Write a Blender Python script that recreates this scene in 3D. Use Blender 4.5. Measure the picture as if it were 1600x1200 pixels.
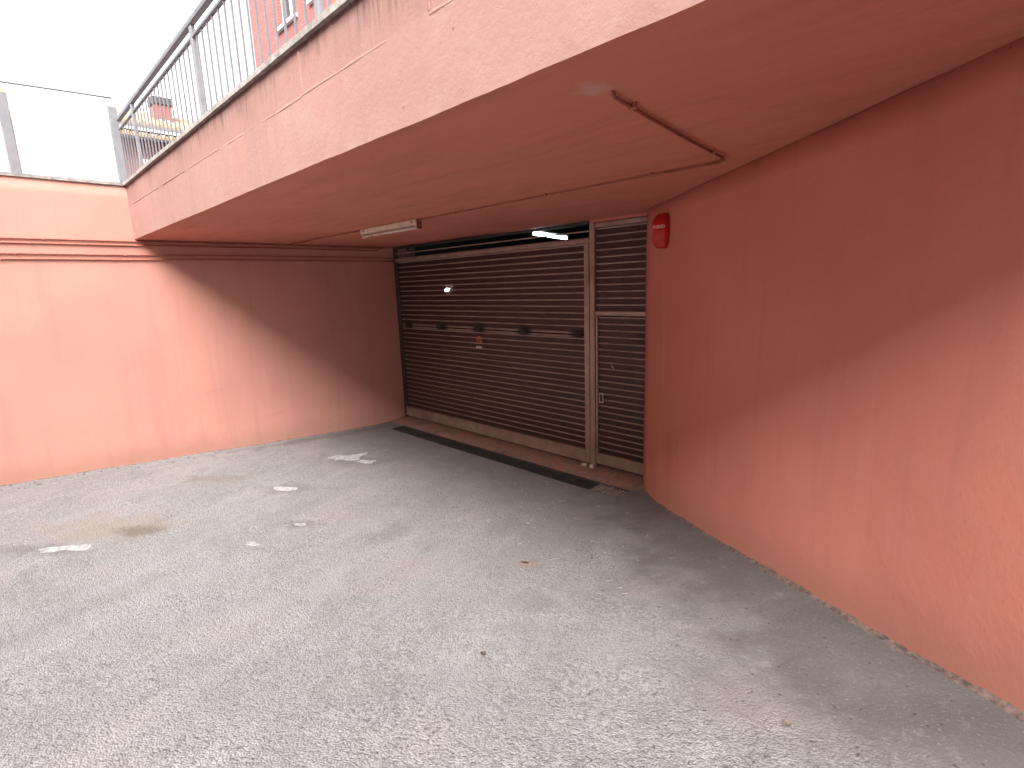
import bpy, bmesh, math, random
import numpy as np
from math import radians, sin, cos, pi
from mathutils import Vector, Matrix, noise

scene = bpy.context.scene
for o in list(bpy.data.objects):
    bpy.data.objects.remove(o, do_unlink=True)
COL = scene.collection

# ------------------------------------------------------------------ camera
# x runs along the garage door, y into the garage (along the left wall), z up
cam_data = bpy.data.cameras.new('camera')
cam = bpy.data.objects.new('camera', cam_data)
COL.objects.link(cam)
cam_data.sensor_fit = 'HORIZONTAL'
cam_data.sensor_width = 36.0
cam_data.lens = 36.0 * 803 / 1600
cam_data.clip_start = 0.05
cam_data.clip_end = 2000
CAM = Vector((8.262, -5.40, 2.403))


def cam_matrix(pitch, roll, heading):
    cr, sr, cp, sp = cos(roll), sin(roll), cos(pitch), sin(pitch)
    rr = Matrix(((cr, -sr, 0), (sr, cr, 0), (0, 0, 1)))
    rp = Matrix(((1, 0, 0), (0, -sp, cp), (0, -cp, -sp)))
    ch, sh = cos(heading), sin(heading)
    w = Matrix(((ch, -sh, 0), (sh, ch, 0), (0, 0, 1)))
    m = w @ rp @ rr                      # columns: image right, image down, forward
    return Matrix((m.col[0], -m.col[1], -m.col[2])).transposed()


cam.matrix_world = Matrix.Translation(CAM) @ cam_matrix(radians(10.97), radians(2.03), radians(44.8)).to_4x4()
scene.camera = cam

# ------------------------------------------------------------------ sky, sun, exposure
SUN_EL, SUN_AZ = radians(45), radians(143)       # azimuth clockwise from +y
world = bpy.data.worlds.new('World')
scene.world = world
world.use_nodes = True
wn = world.node_tree
wn.nodes.clear()
wo = wn.nodes.new('ShaderNodeOutputWorld')
bg = wn.nodes.new('ShaderNodeBackground')
sky = wn.nodes.new('ShaderNodeTexSky')
sky.sky_type = 'NISHITA'
sky.sun_disc = False
sky.sun_elevation = SUN_EL
sky.sun_rotation = SUN_AZ
sky.altitude = 50
sky.air_density = 1.0
sky.dust_density = 4.0
sky.ozone_density = 1.0
hs = wn.nodes.new('ShaderNodeHueSaturation')     # overcast: nearly colourless light
hs.inputs['Saturation'].default_value = 0.20
wn.links.new(sky.outputs[0], hs.inputs['Color'])
wn.links.new(hs.outputs[0], bg.inputs['Color'])
bg.inputs['Strength'].default_value = 0.15
wn.links.new(bg.outputs[0], wo.inputs['Surface'])

sun_data = bpy.data.lights.new('sun', 'SUN')
sun_data.energy = 1.25
sun_data.angle = radians(55)
sun_data.color = (1.0, 0.975, 0.95)
sun = bpy.data.objects.new('sun', sun_data)
COL.objects.link(sun)
sd = Vector((sin(SUN_AZ) * cos(SUN_EL), cos(SUN_AZ) * cos(SUN_EL), sin(SUN_EL)))
sun.rotation_euler = sd.to_track_quat('Z', 'Y').to_euler()

scene.view_settings.view_transform = 'Standard'
scene.view_settings.look = 'None'
scene.view_settings.gamma = 1.0
scene.view_settings.use_curve_mapping = False
scene.view_settings.exposure = 2.3
scene.render.engine = 'CYCLES'
scene.cycles.max_bounces = 9
scene.cycles.diffuse_bounces = 8
scene.cycles.glossy_bounces = 2
scene.cycles.transmission_bounces = 2
scene.render.resolution_x = 1024
scene.render.resolution_y = 768

random.seed(7)

# ------------------------------------------------------------------ node helpers


class NT:
    def __init__(self, name):
        self.m = bpy.data.materials.new(name)
        self.m.use_nodes = True
        self.t = self.m.node_tree
        self.b = self.t.nodes['Principled BSDF']
        g = self.t.nodes.new('ShaderNodeNewGeometry')
        self.pos = g.outputs['Position']
        self.nor = g.outputs['True Normal']

    def _set(self, sock, v):
        if isinstance(v, (int, float)):
            sock.default_value = v
        elif isinstance(v, (tuple, list)):
            sock.default_value = tuple(v) + ((1.0,) if len(v) == 3 and len(sock.default_value) == 4 else ())
        else:
            self.t.links.new(v, sock)

    def math(self, op, a, b=0.0, c=None, clamp=False):
        n = self.t.nodes.new('ShaderNodeMath')
        n.operation = op
        n.use_clamp = clamp
        self._set(n.inputs[0], a)
        self._set(n.inputs[1], b)
        if c is not None:
            self._set(n.inputs[2], c)
        return n.outputs[0]

    def scale(self, v, s):
        n = self.t.nodes.new('ShaderNodeVectorMath')
        n.operation = 'MULTIPLY'
        self._set(n.inputs[0], v)
        self._set(n.inputs[1], s)
        return n.outputs[0]

    def sep(self, v):
        n = self.t.nodes.new('ShaderNodeSeparateXYZ')
        self.t.links.new(v, n.inputs[0])
        return n.outputs

    def comb(self, x, y, z):
        n = self.t.nodes.new('ShaderNodeCombineXYZ')
        for i, v in enumerate((x, y, z)):
            self._set(n.inputs[i], v)
        return n.outputs[0]

    def noise(self, scale, detail=4, rough=0.55, vec=None, dist=0.0):
        n = self.t.nodes.new('ShaderNodeTexNoise')
        n.inputs['Scale'].default_value = scale
        n.inputs['Detail'].default_value = detail
        n.inputs['Roughness'].default_value = rough
        n.inputs['Distortion'].default_value = dist
        self.t.links.new(vec if vec is not None else self.pos, n.inputs['Vector'])
        return n.outputs['Fac']

    def vor(self, scale, feature='F1', vec=None, out='Distance', rnd=1.0):
        n = self.t.nodes.new('ShaderNodeTexVoronoi')
        n.feature = feature
        n.inputs['Scale'].default_value = scale
        n.inputs['Randomness'].default_value = rnd
        self.t.links.new(vec if vec is not None else self.pos, n.inputs['Vector'])
        return n.outputs[out]

    def vor2(self, scale, vec):
        n = self.t.nodes.new('ShaderNodeTexVoronoi')
        n.voronoi_dimensions = '2D'
        n.inputs['Scale'].default_value = scale
        self.t.links.new(vec, n.inputs['Vector'])
        return n.outputs['Distance'], n.outputs['Color']

    def ramp(self, fac, lo, hi, a=0.0, b=1.0):
        n = self.t.nodes.new('ShaderNodeMapRange')
        n.interpolation_type = 'SMOOTHSTEP'
        self._set(n.inputs['Value'], fac)
        n.inputs['From Min'].default_value = lo
        n.inputs['From Max'].default_value = hi
        n.inputs['To Min'].default_value = a
        n.inputs['To Max'].default_value = b
        return n.outputs['Result']

    def mix(self, fac, a, b, mode='MIX'):
        n = self.t.nodes.new('ShaderNodeMix')
        n.data_type = 'RGBA'
        n.blend_type = mode
        self._set(n.inputs[0], fac)
        self._set(n.inputs[6], a)
        self._set(n.inputs[7], b)
        return n.outputs[2]

    def bump(self, h, strength=0.3, dist=0.01, prev=None):
        n = self.t.nodes.new('ShaderNodeBump')
        n.inputs['Strength'].default_value = strength
        n.inputs['Distance'].default_value = dist
        self.t.links.new(h, n.inputs['Height'])
        if prev is not None:
            self.t.links.new(prev, n.inputs['Normal'])
        return n.outputs['Normal']

    def done(self, color=None, rough=0.8, metal=0.0, normal=None, spec=None):
        if color is not None:
            self._set(self.b.inputs['Base Color'], color)
        self._set(self.b.inputs['Roughness'], rough)
        self._set(self.b.inputs['Metallic'], metal)
        if spec is not None:
            self.b.inputs['Specular IOR Level'].default_value = spec
        if normal is not None:
            self.t.links.new(normal, self.b.inputs['Normal'])
        return self.m


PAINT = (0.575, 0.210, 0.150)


def plaster(name, kind, PAINT=PAINT):
    n = NT(name)
    x, y, z = n.sep(n.pos)
    big = n.noise(0.7, 2, 0.6)
    mid = n.noise(4.5, 4, 0.62)
    fine = n.noise(38, 2, 0.6)
    c = n.mix(n.ramp(big, 0.3, 0.72), (PAINT[0] * .93, PAINT[1] * .93, PAINT[2] * .95), (PAINT[0] * 1.05, PAINT[1] * 1.08, PAINT[2] * 1.08))
    c = n.mix(n.ramp(mid, 0.48, 0.75, 0, .35), c, (PAINT[0] * .92, PAINT[1] * 1.12, PAINT[2] * 1.2))
    c = n.mix(n.ramp(fine, 0.62, 0.8, 0, .35), c, (PAINT[0] * .78, PAINT[1] * .74, PAINT[2] * .76))
    # sparse chips and scuffs
    sp = n.vor(3.1)
    spn = n.noise(60, 2)
    chip = n.math('MULTIPLY', n.ramp(sp, 0.035, 0.012), n.ramp(spn, 0.45, 0.55))
    c = n.mix(n.math('MULTIPLY', chip, .75), c, (.16, .085, .065))
    # long faint runs of rain water
    sv = n.comb(n.math('MULTIPLY', x, 5.0), n.math('MULTIPLY', y, 5.0), n.math('MULTIPLY', z, .35))
    runs = n.noise(1.0, 3, 0.65, vec=sv)
    if kind != 'soffit':
        c = n.mix(n.ramp(runs, 0.52, 0.70, 0, .42), c, (PAINT[0] * .80, PAINT[1] * .86, PAINT[2] * .95))
        c = n.mix(n.ramp(runs, 0.42, 0.25, 0, .25), c, (PAINT[0] * 1.12, PAINT[1] * 1.35, PAINT[2] * 1.42))
    if kind == 'fascia':
        # black algae runs that start under the coping
        sv2 = n.comb(n.math('MULTIPLY', x, 26.0), n.math('MULTIPLY', y, 26.0), n.math('MULTIPLY', z, 1.4))
        r2 = n.noise(1.0, 4, 0.72, vec=sv2)
        up = n.ramp(z, 3.52, 3.80)
        patch = n.ramp(n.noise(1.3, 3, .6), .40, .58)
        k = n.math('MULTIPLY', n.math('MULTIPLY', up, patch), n.ramp(r2, 0.40, 0.66))
        c = n.mix(n.math('MULTIPLY', k, .92), c, (.055, .036, .034))
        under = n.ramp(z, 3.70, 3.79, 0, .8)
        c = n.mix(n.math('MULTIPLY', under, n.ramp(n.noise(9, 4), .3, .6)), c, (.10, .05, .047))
        c = n.mix(n.math('MULTIPLY', n.ramp(mid, .5, .68), .12), c, (.45, .30, .24))
        c = n.mix(n.ramp(n.math('ADD', z, n.math('MULTIPLY', mid, .02)), 3.545, 3.56, 0, .16), c, (.20, .085, .08))
        pit = n.math('MULTIPLY', n.ramp(n.vor(11), 0.10, 0.04), n.ramp(n.noise(7, 2), .5, .6))
        c = n.mix(n.math('MULTIPLY', pit, .8), c, (.13, .06, .05))
    if kind == 'wall':
        band = n.math('MULTIPLY', n.ramp(z, 3.30, 3.52), n.ramp(n.noise(2.2, 5, .65), .44, .66))
        c = n.mix(n.math('MULTIPLY', band, .55), c, (.34, .25, .20))
    if kind in ('right', 'wall'):
        if kind == 'right':
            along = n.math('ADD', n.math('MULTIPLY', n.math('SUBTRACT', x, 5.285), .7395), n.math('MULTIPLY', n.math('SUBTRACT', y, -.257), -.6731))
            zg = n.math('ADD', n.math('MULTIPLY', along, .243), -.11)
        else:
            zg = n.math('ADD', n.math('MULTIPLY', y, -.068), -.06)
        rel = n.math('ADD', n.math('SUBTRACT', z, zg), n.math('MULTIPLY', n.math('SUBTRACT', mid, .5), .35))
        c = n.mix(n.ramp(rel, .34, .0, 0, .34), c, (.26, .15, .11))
        sc_ = n.noise(1.0, 4, .7, vec=n.comb(n.math('MULTIPLY', n.math('ADD', x, y), 1.1), n.math('MULTIPLY', z, 3.2), 3.))
        c = n.mix(n.ramp(sc_, .60, .74, 0, .28), c, (PAINT[0] * .72, PAINT[1] * .80, PAINT[2] * .9))
    if kind == 'soffit':
        sv3 = n.comb(n.math('MULTIPLY', x, .8), n.math('MULTIPLY', y, 7.0), z)
        b = n.noise(1.2, 5, .6, vec=sv3)
        c = n.mix(n.ramp(b, .45, .72, 0, .5), c, (PAINT[0] * .72, PAINT[1] * .70, PAINT[2] * .72))
        # bare filler where the conduit goes up into the slab
        dx = n.math('SUBTRACT', x, 6.98)
        dy = n.math('SUBTRACT', y, -3.60)
        d = n.math('SQRT', n.math('ADD', n.math('MULTIPLY', dx, dx), n.math('MULTIPLY', dy, dy)))
        d = n.math('ADD', d, n.math('MULTIPLY', n.math('SUBTRACT', n.noise(11, 4), .5), .30))
        c = n.mix(n.ramp(d, .10, .0, 0, .5), c, (.55, .36, .34))
    h = n.math('ADD', n.math('MULTIPLY', mid, .8), n.math('MULTIPLY', fine, .45))
    h = n.math('ADD', h, n.math('MULTIPLY', n.noise(150, 3, .6), .22))
    nb = n.bump(h, .42 if kind == 'fascia' else .30, .012)
    return n.done(c, n.ramp(mid, .3, .7, .78, .92), 0, nb, .25)


M = {}
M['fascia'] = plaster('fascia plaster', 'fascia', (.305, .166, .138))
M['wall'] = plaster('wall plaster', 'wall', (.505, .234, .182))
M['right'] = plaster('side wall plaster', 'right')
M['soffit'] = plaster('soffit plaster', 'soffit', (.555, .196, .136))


def simple(name, col, rough=.6, metal=0., var=.18, scale=9., bump=.12, bs=70., spec=None, dirt=None):
    n = NT(name)
    f = n.noise(scale, 5, .62)
    c = n.mix(n.ramp(f, .28, .74), tuple(v * (1 - var) for v in col), tuple(min(1, v * (1 + var)) for v in col))
    if dirt:
        c = n.mix(n.ramp(n.noise(scale * .37, 6, .7), .52, .72, 0, .8), c, dirt)
    nb = n.bump(n.noise(bs, 4, .6), bump, .004)
    return n.done(c, n.ramp(f, .25, .75, max(.05, rough - .1), min(1, rough + .1)), metal, nb, spec)


M['coping'] = simple('weathered coping stone', (.27, .245, .22), .92, 0, .35, 14, .6, 60, dirt=(.10, .10, .085))
M['rail'] = simple('grey railing paint', (.150, .145, .160), .6, .0, .14, 11, .06)
M['rail2'] = simple('pale grey railing paint', (.185, .185, .198), .6, .0, .12, 11, .06)
M['frame'] = simple('bronze anodised frame', (.34, .262, .215), .52, .35, .2, 6, .08, dirt=(.19, .125, .10))
M['darkframe'] = simple('dark jamb steel', (.055, .05, .045), .6, .4, .25, 8, .1)
M['slatedge'] = simple('slat fold metal', (.40, .315, .265), .48, .35, .22, 5, .08, dirt=(.22, .15, .12))
n = NT('hinge rail metal')
x_, y_, z_ = n.sep(n.pos)
hx_ = n.math('ABSOLUTE', n.math('SUBTRACT', n.math('MODULO', n.math('ADD', x_, .118), .957), .478))
hx_ = n.math('ADD', hx_, n.math('MULTIPLY', n.math('SUBTRACT', n.noise(11, 4), .5), .14))
c = n.mix(n.ramp(n.noise(6, 4), .3, .7), (.22, .165, .135), (.32, .245, .205))
c = n.mix(n.ramp(hx_, .20, .07, 0, .95), c, (.016, .012, .011))
M['hinge_rail'] = n.done(c, .55, .25)
M['conduit'] = simple('painted conduit', (.38, .125, .088), .6, 0, .2, 12, .1)
M['conduit_dark'] = simple('dark painted conduit', (.24, .066, .046), .6, 0, .2, 12, .1)
M['clip'] = simple('painted clip', (.42, .15, .105), .6, 0, .2, 20, .1)
M['cream'] = simple('aged cream lamp housing', (.62, .53, .44), .5, 0, .14, 10, .05, dirt=(.40, .31, .24))
M['tube_off'] = simple('unlit lamp glass', (.60, .55, .50), .25, 0, .05, 10, .0)
M['black'] = simple('black plastic', (.02, .018, .018), .5, 0, .2, 10, .05)
M['iron'] = simple('dirty cast iron', (.028, .023, .021), .8, .0, .5, 18, .4, dirt=(.07, .052, .042))
M['iron2'] = simple('dusty grating', (.20, .15, .13), .85, 0, .35, 18, .4, dirt=(.09, .065, .055))
M['trough'] = simple('black drain trough', (.008, .007, .007), .95, 0, .3, 8, .2)
M['white'] = simple('white enamel', (.72, .72, .72), .45, 0, .06, 8, .03)
M['fillet'] = simple('dirty mortar', (.145, .10, .082), .95, 0, .6, 30, .9, 75, dirt=(.05, .038, .032))
M['fillet_light'] = simple('peeling paint edge', (.22, .135, .10), .9, 0, .5, 24, .8, 65, dirt=(.08, .055, .045))
M['leaf'] = simple('dry leaf', (.25, .19, .15), .8, 0, .3, 60, .2)
M['straw'] = simple('dry straw', (.34, .29, .24), .8, 0, .3, 60, .2)
M['darkbit'] = simple('dark crumb', (.075, .065, .06), .9, 0, .3, 60, .2)
M['roof'] = simple('pale clay tile', (.36, .25, .14), .85, 0, .2, 6, .3, dirt=(.26, .165, .09))
M['pinkwall'] = simple('pink render', (.30, .16, .145), .9, 0, .1, 2, .2)
M['greywall'] = simple('grey render', (.19, .18, .18), .9, 0, .1, 2, .2)
M['chim'] = simple('dark chimney cap', (.06, .06, .065), .8, 0, .2, 4, .2)
M['chimbrick'] = simple('chimney brick', (.30, .11, .085), .9, 0, .2, 9, .3)
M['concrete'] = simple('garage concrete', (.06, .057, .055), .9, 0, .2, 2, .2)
M['beige'] = simple('beige render', (.42, .35, .28), .9, 0, .12, 1.5, .2)
M['street'] = simple('street asphalt', (.10, .10, .10), .9, 0, .25, 1.0, .3)
M['terrace'] = simple('terrace paving', (.28, .25, .22), .9, 0, .2, 3, .3)

# perforated slat faces: dark brown lacquer with dust and wear
n = NT('brown slat lacquer')
f = n.noise(3.0, 5, .62)
c = n.mix(n.ramp(f, .3, .72), (.040, .0160, .0115), (.068, .029, .021))
x_, y_, z_ = n.sep(n.pos)
st = n.noise(1.0, 5, .7, vec=n.comb(n.math('MULTIPLY', x_, 9.), 0., n.math('MULTIPLY', z_, .6)))
c = n.mix(n.ramp(st, .5, .74, 0, .4), c, (.10, .058, .047))
hx_ = n.math('SUBTRACT', n.math('MODULO', n.math('ADD', x_, .118), .957), .478)
hz_ = n.math('MULTIPLY', n.math('SUBTRACT', z_, 1.735), 1.15)
hd_ = n.math('ADD', n.math('SQRT', n.math('ADD', n.math('MULTIPLY', hx_, hx_), n.math('MULTIPLY', hz_, hz_))), n.math('MULTIPLY', n.math('SUBTRACT', n.noise(9, 3), .5), .12))
c = n.mix(n.ramp(hd_, .17, .05, 0, .85), c, (.012, .009, .008))
holes = n.ramp(n.vor(160, rnd=.0), .30, .42)
c = n.mix(n.ramp(holes, 0, 1, .5, 0.), c, (.01, .008, .008))
M['slat'] = n.done(c, n.ramp(f, .3, .7, .42, .62), .25, n.bump(n.noise(30, 4), .12, .003))

# red siren plastic
n = NT('red siren plastic')
f = n.noise(12, 4)
M['siren'] = n.done(n.mix(n.ramp(f, .3, .7), (.42, .007, .009), (.52, .011, .013)), .42, 0, None, .5)

# terracotta sill
n = NT('dirty terracotta sill')
f = n.noise(5, 6, .7)
c = n.mix(n.ramp(f, .34, .62), (.30, .125, .085), (.20, .135, .105))
c = n.mix(n.ramp(n.noise(17, 5, .7), .52, .72, 0, .8), c, (.30, .25, .21))
c = n.mix(n.ramp(n.noise(2.1, 5, .7), .55, .7, 0, .7), c, (.10, .07, .055))
M['sill'] = n.done(c, .9, 0, n.bump(n.noise(40, 5), .5, .006))

# emissive tube / glint painted as a glow on the door
for nm, col, st_ in (('lit_tube', (.78, .95, 1.0), 6.0), ('painted_glint', (1.0, .98, .93), 2.5)):
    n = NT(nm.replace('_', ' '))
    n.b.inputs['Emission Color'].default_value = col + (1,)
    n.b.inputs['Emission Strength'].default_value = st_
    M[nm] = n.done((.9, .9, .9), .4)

# red reflective sticker ring
M['ring'] = simple('faded red sticker', (.62, .17, .08), .5, 0, .25, 30, .02)
M['plate'] = simple('faded white sticker', (.62, .54, .48), .5, 0, .15, 30, .02)

# frosted panel
n = NT('frosted white panel')
n.done((.88, .89, .9), .6)
n.b.inputs['Transmission Weight'].default_value = 0.0
tr = n.t.nodes.new('ShaderNodeBsdfTranslucent')
tr.inputs['Color'].default_value = (.9, .92, .94, 1)
mx = n.t.nodes.new('ShaderNodeMixShader')
mx.inputs[0].default_value = .55
out = n.t.nodes['Material Output']
n.t.links.new(n.b.outputs[0], mx.inputs[1])
n.t.links.new(tr.outputs[0], mx.inputs[2])
n.t.links.new(mx.outputs[0], out.inputs['Surface'])
M['frosted'] = n.m

# window glass (far)
n = NT('window glass')
M['glass'] = n.done((.05, .06, .065), .06, 0, None, .8)

# brick of the building behind
n = NT('red brick facing')
x_, y_, z_ = n.sep(n.pos)
br = n.t.nodes.new('ShaderNodeTexBrick')
n.t.links.new(n.comb(x_, z_, 0.), br.inputs['Vector'])
br.inputs['Scale'].default_value = 1.0
br.inputs['Brick Width'].default_value = .24
br.inputs['Row Height'].default_value = .065
br.inputs['Mortar Size'].default_value = .009
br.inputs['Color1'].default_value = (.27, .085, .078, 1)
br.inputs['Color2'].default_value = (.33, .115, .10, 1)
br.inputs['Mortar'].default_value = (.14, .07, .065, 1)
M['brick'] = n.done(br.outputs['Color'], .9, 0, n.bump(br.outputs['Fac'], -.6, .01))

# ---- worn asphalt with cement skim along the right wall and drain, light falloff painted in
n = NT('worn asphalt')
x_, y_, z_ = n.sep(n.pos)
flat = n.comb(x_, y_, 0.)
big = n.noise(.55, 5, .6, vec=flat)
mid = n.noise(3.2, 6, .65, vec=flat)
# distance to the right wall line and to the drain
dr = n.math('ADD', n.math('MULTIPLY', n.math('SUBTRACT', x_, 5.285), -.673), n.math('MULTIPLY', n.math('SUBTRACT', y_, -.257), -.740))
dr = n.math('ADD', dr, n.math('MULTIPLY', n.math('SUBTRACT', n.noise(1.6, 5, .7, vec=flat), .5), 1.5))
skim = n.ramp(dr, 1.15, .35)
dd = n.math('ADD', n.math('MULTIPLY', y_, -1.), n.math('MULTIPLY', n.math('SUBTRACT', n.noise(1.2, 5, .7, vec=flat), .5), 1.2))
skim_falloff = n.ramp(dd, 2.7, .8)  # skim spread further out, so its dark tone paints the light falloff toward the door
skim = n.math('MAXIMUM', skim, n.math('MULTIPLY', skim_falloff, .85))
patchy = n.ramp(n.noise(.9, 5, .7, vec=n.scale(flat, (1., 1.3, 1.))), .56, .68)
skim = n.math('MAXIMUM', skim, n.math('MULTIPLY', patchy, .35))
rough_amt = n.math('SUBTRACT', 1.0, skim)
# stones
wob = n.scale(flat, (1, 1, 1))
v1, c1 = n.vor2(105, wob)
v2, c2 = n.vor2(46, wob)
s1 = n.sep(c1)[0]
s2 = n.sep(c2)[1]
base = n.mix(n.ramp(big, .3, .7), (0.217, 0.208, 0.204), (0.275, 0.264, 0.263))
base = n.mix(n.ramp(mid, .4, .75, 0, .55), base, (0.197, 0.186, 0.180))
cem = n.mix(n.ramp(mid, .3, .7), (0.102, 0.091, 0.086), (0.130, 0.119, 0.113))  # cement toned darker to stand in for weaker bounce light near the door
stone = n.mix(n.ramp(s1, .05, .95), (0.082, 0.079, 0.076), (0.482, 0.467, 0.457))
stone = n.mix(n.ramp(s2, .78, .95, 0, .6), stone, (0.501, 0.487, 0.472))
stone = n.mix(n.ramp(s2, .16, .04, 0, .75), stone, (0.049, 0.049, 0.049))
tint = n.ramp(n.noise(1.1, 3, .6, vec=flat), .52, .7, 0, .22)
rub = n.noise(1.0, 4, .6, vec=n.comb(n.math('ADD', n.math('MULTIPLY', x_, 3.2), n.math('MULTIPLY', y_, 1.6)), n.math('SUBTRACT', n.math('MULTIPLY', y_, .55), n.math('MULTIPLY', x_, .25)), 0.))
base = n.mix(n.ramp(rub, .48, .72, 0, .55), base, (0.318, 0.308, 0.306))
base = n.mix(n.ramp(rub, .45, .28, 0, .45), base, (0.159, 0.152, 0.150))
asp = n.mix(n.ramp(n.noise(1.9, 4, .65, vec=flat), .3, .7, .12, .36), base, stone)
asp = n.mix(n.ramp(v1, .42, .62, 0, .36), asp, (0.072, 0.071, 0.067))
asp = n.mix(tint, asp, (0.327, 0.242, 0.226))
pits = n.math('MULTIPLY', n.ramp(n.vor(17, vec=flat), .16, .06), n.ramp(n.noise(9, 3, .6, vec=flat), .5, .62))
pv = n.comb(n.math('ADD', n.math('MULTIPLY', x_, .8), n.math('MULTIPLY', y_, .6)), n.math('MULTIPLY', n.math('SUBTRACT', n.math('MULTIPLY', y_, .8), n.math('MULTIPLY', x_, .6)), 2.2), 0.)
jit = n.math('MULTIPLY', n.math('SUBTRACT', n.noise(60, 2, .6, vec=flat), .5), .55)
clump = n.ramp(n.noise(1.7, 4, .68, vec=flat), .42, .60)
p1 = n.math('MULTIPLY', n.ramp(n.math('ADD', n.vor(24, vec=pv), jit), .30, .12), clump)
p2 = n.math('MULTIPLY', n.ramp(n.math('ADD', n.vor(43, vec=pv), jit), .28, .10), n.ramp(n.noise(2.9, 4, .65, vec=flat), .40, .60))
pits = n.math('MAXIMUM', pits, n.math('MULTIPLY', n.math('MULTIPLY', n.math('MAXIMUM', p1, n.math('MULTIPLY', p2, .8)), rough_amt), .9))
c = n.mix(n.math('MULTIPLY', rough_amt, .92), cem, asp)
md = n.noise(11, 5, .7, vec=n.comb(n.math('ADD', x_, n.math('MULTIPLY', y_, .35)), n.math('MULTIPLY', n.math('SUBTRACT', y_, n.math('MULTIPLY', x_, .35)), .55), 0.))
c = n.mix(n.ramp(md, .54, .70, 0, .28), c, (0.102, 0.096, 0.094))
c = n.mix(n.ramp(md, .44, .30, 0, .22), c, (0.318, 0.310, 0.308))
c = n.mix(n.math('MULTIPLY', pits, .75), c, (0.044, 0.041, 0.039))
# pale fine scuffs in the cement
c = n.mix(n.math('MULTIPLY', n.ramp(n.noise(75, 3, .6, vec=flat), .56, .72, 0, .35), 1.), c, (0.347, 0.327, 0.318))


spot_noise = n.noise(2.3, 6, .75, vec=flat, dist=.6)


def spot(cx, cy, rx, ry, ang, amp=2.1):
    ca, sa = cos(ang), sin(ang)
    dx = n.math('SUBTRACT', x_, cx)
    dy = n.math('SUBTRACT', y_, cy)
    u = n.math('DIVIDE', n.math('ADD', n.math('MULTIPLY', dx, ca), n.math('MULTIPLY', dy, sa)), rx)
    v = n.math('DIVIDE', n.math('SUBTRACT', n.math('MULTIPLY', dy, ca), n.math('MULTIPLY', dx, sa)), ry)
    d = n.math('SQRT', n.math('ADD', n.math('MULTIPLY', u, u), n.math('MULTIPLY', v, v)))
    return n.math('ADD', d, n.math('MULTIPLY', n.math('SUBTRACT', spot_noise, .5), amp * 2))


# silt left by puddles
for (cx, cy, rx, ry, an, col, k) in (
        (2.30, -4.92, .58, .46, .75, (0.234, 0.192, 0.145), .5), (2.62, -4.72, .22, .14, .75, (0.118, 0.098, 0.074), .7),
        (1.38, -3.74, .38, .22, .75, (0.172, 0.145, 0.121), .7), (2.55, -5.42, .42, .16, .75, (0.118, 0.102, 0.098), .6),
        (1.72, -2.02, .55, .36, .8, (0.133, 0.118, 0.109), .55), (2.25, -3.26, .34, .18, .8, (0.141, 0.125, 0.118), .55),
        (3.44, -3.56, .26, .14, .8, (0.118, 0.105, 0.102), .6), (.22, -1.6, 1.9, .16, 1.57, (0.102, 0.082, 0.071), .55),
        (5.72, -2.72, .10, .09, 0, (0.266, 0.172, 0.125), .5)):
    c = n.mix(n.ramp(spot(cx, cy, rx, ry, an), 1.25, .25, 0, k), c, col)
hst = n.math('SUBTRACT', .7, v1)
h = n.math('MULTIPLY', n.math('ADD', hst, n.math('MULTIPLY', n.math('SUBTRACT', .7, v2), .9)), n.math('ADD', .15, n.math('MULTIPLY', rough_amt, .85)))
h = n.math('SUBTRACT', h, n.math('MULTIPLY', pits, 1.0))
nb = n.bump(h, .62, .009)
nb = n.bump(mid, .25, .03, nb)
M['asphalt'] = n.done(c, n.ramp(s1, 0, 1, .72, .95), 0, nb, .3)

n = NT('exposed white mortar')
f = n.noise(24, 5, .65)
M['mortar'] = n.done(n.mix(n.ramp(f, .3, .65), (.22, .21, .20), (.40, .39, .37)), .9, 0, n.bump(n.noise(70, 4), .5, .004))

# ------------------------------------------------------------------ mesh helpers


def obj(name, bm_or_mesh, mat, parent=None, smooth=False):
    if isinstance(bm_or_mesh, bmesh.types.BMesh):
        me = bpy.data.meshes.new(name)
        bm_or_mesh.normal_update()
        bm_or_mesh.to_mesh(me)
        bm_or_mesh.free()
    else:
        me = bm_or_mesh
    if not me.materials:
        for m in (mat if isinstance(mat, (list, tuple)) else [mat]):
            me.materials.append(m)
    if smooth:
        for p in me.polygons:
            p.use_smooth = True
    o = bpy.data.objects.new(name, me)
    COL.objects.link(o)
    if parent is not None:
        o.parent = parent
    return o


def thing(name, label, cat, loc=(0, 0, 0), group=None):
    o = bpy.data.objects.new(name, None)
    o.empty_display_size = .1
    COL.objects.link(o)
    o.location = loc
    return tag(o, label, cat, group)


def tag(o, label=None, cat=None, group=None, kind=None):
    if label:
        o['label'] = label
    if cat:
        o['category'] = cat
    if group:
        o['group'] = group
    if kind:
        o['kind'] = kind
    return o


def box(x0, x1, y0, y1, z0, z1, bev=0.0, seg=1, bm=None):
    b = bmesh.new()
    vs = [b.verts.new((x, y, z)) for z in (z0, z1) for y in (y0, y1) for x in (x0, x1)]
    for f in ((0, 2, 3, 1), (4, 5, 7, 6), (0, 1, 5, 4), (2, 6, 7, 3), (0, 4, 6, 2), (1, 3, 7, 5)):
        b.faces.new([vs[i] for i in f])
    if bev:
        bmesh.ops.bevel(b, geom=list(b.edges), offset=bev, segments=seg, affect='EDGES', profile=.5)
    if bm is not None:
        me = bpy.data.meshes.new('tmp')
        b.to_mesh(me)
        b.free()
        bm.from_mesh(me)
        bpy.data.meshes.remove(me)
        return bm
    return b


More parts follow.
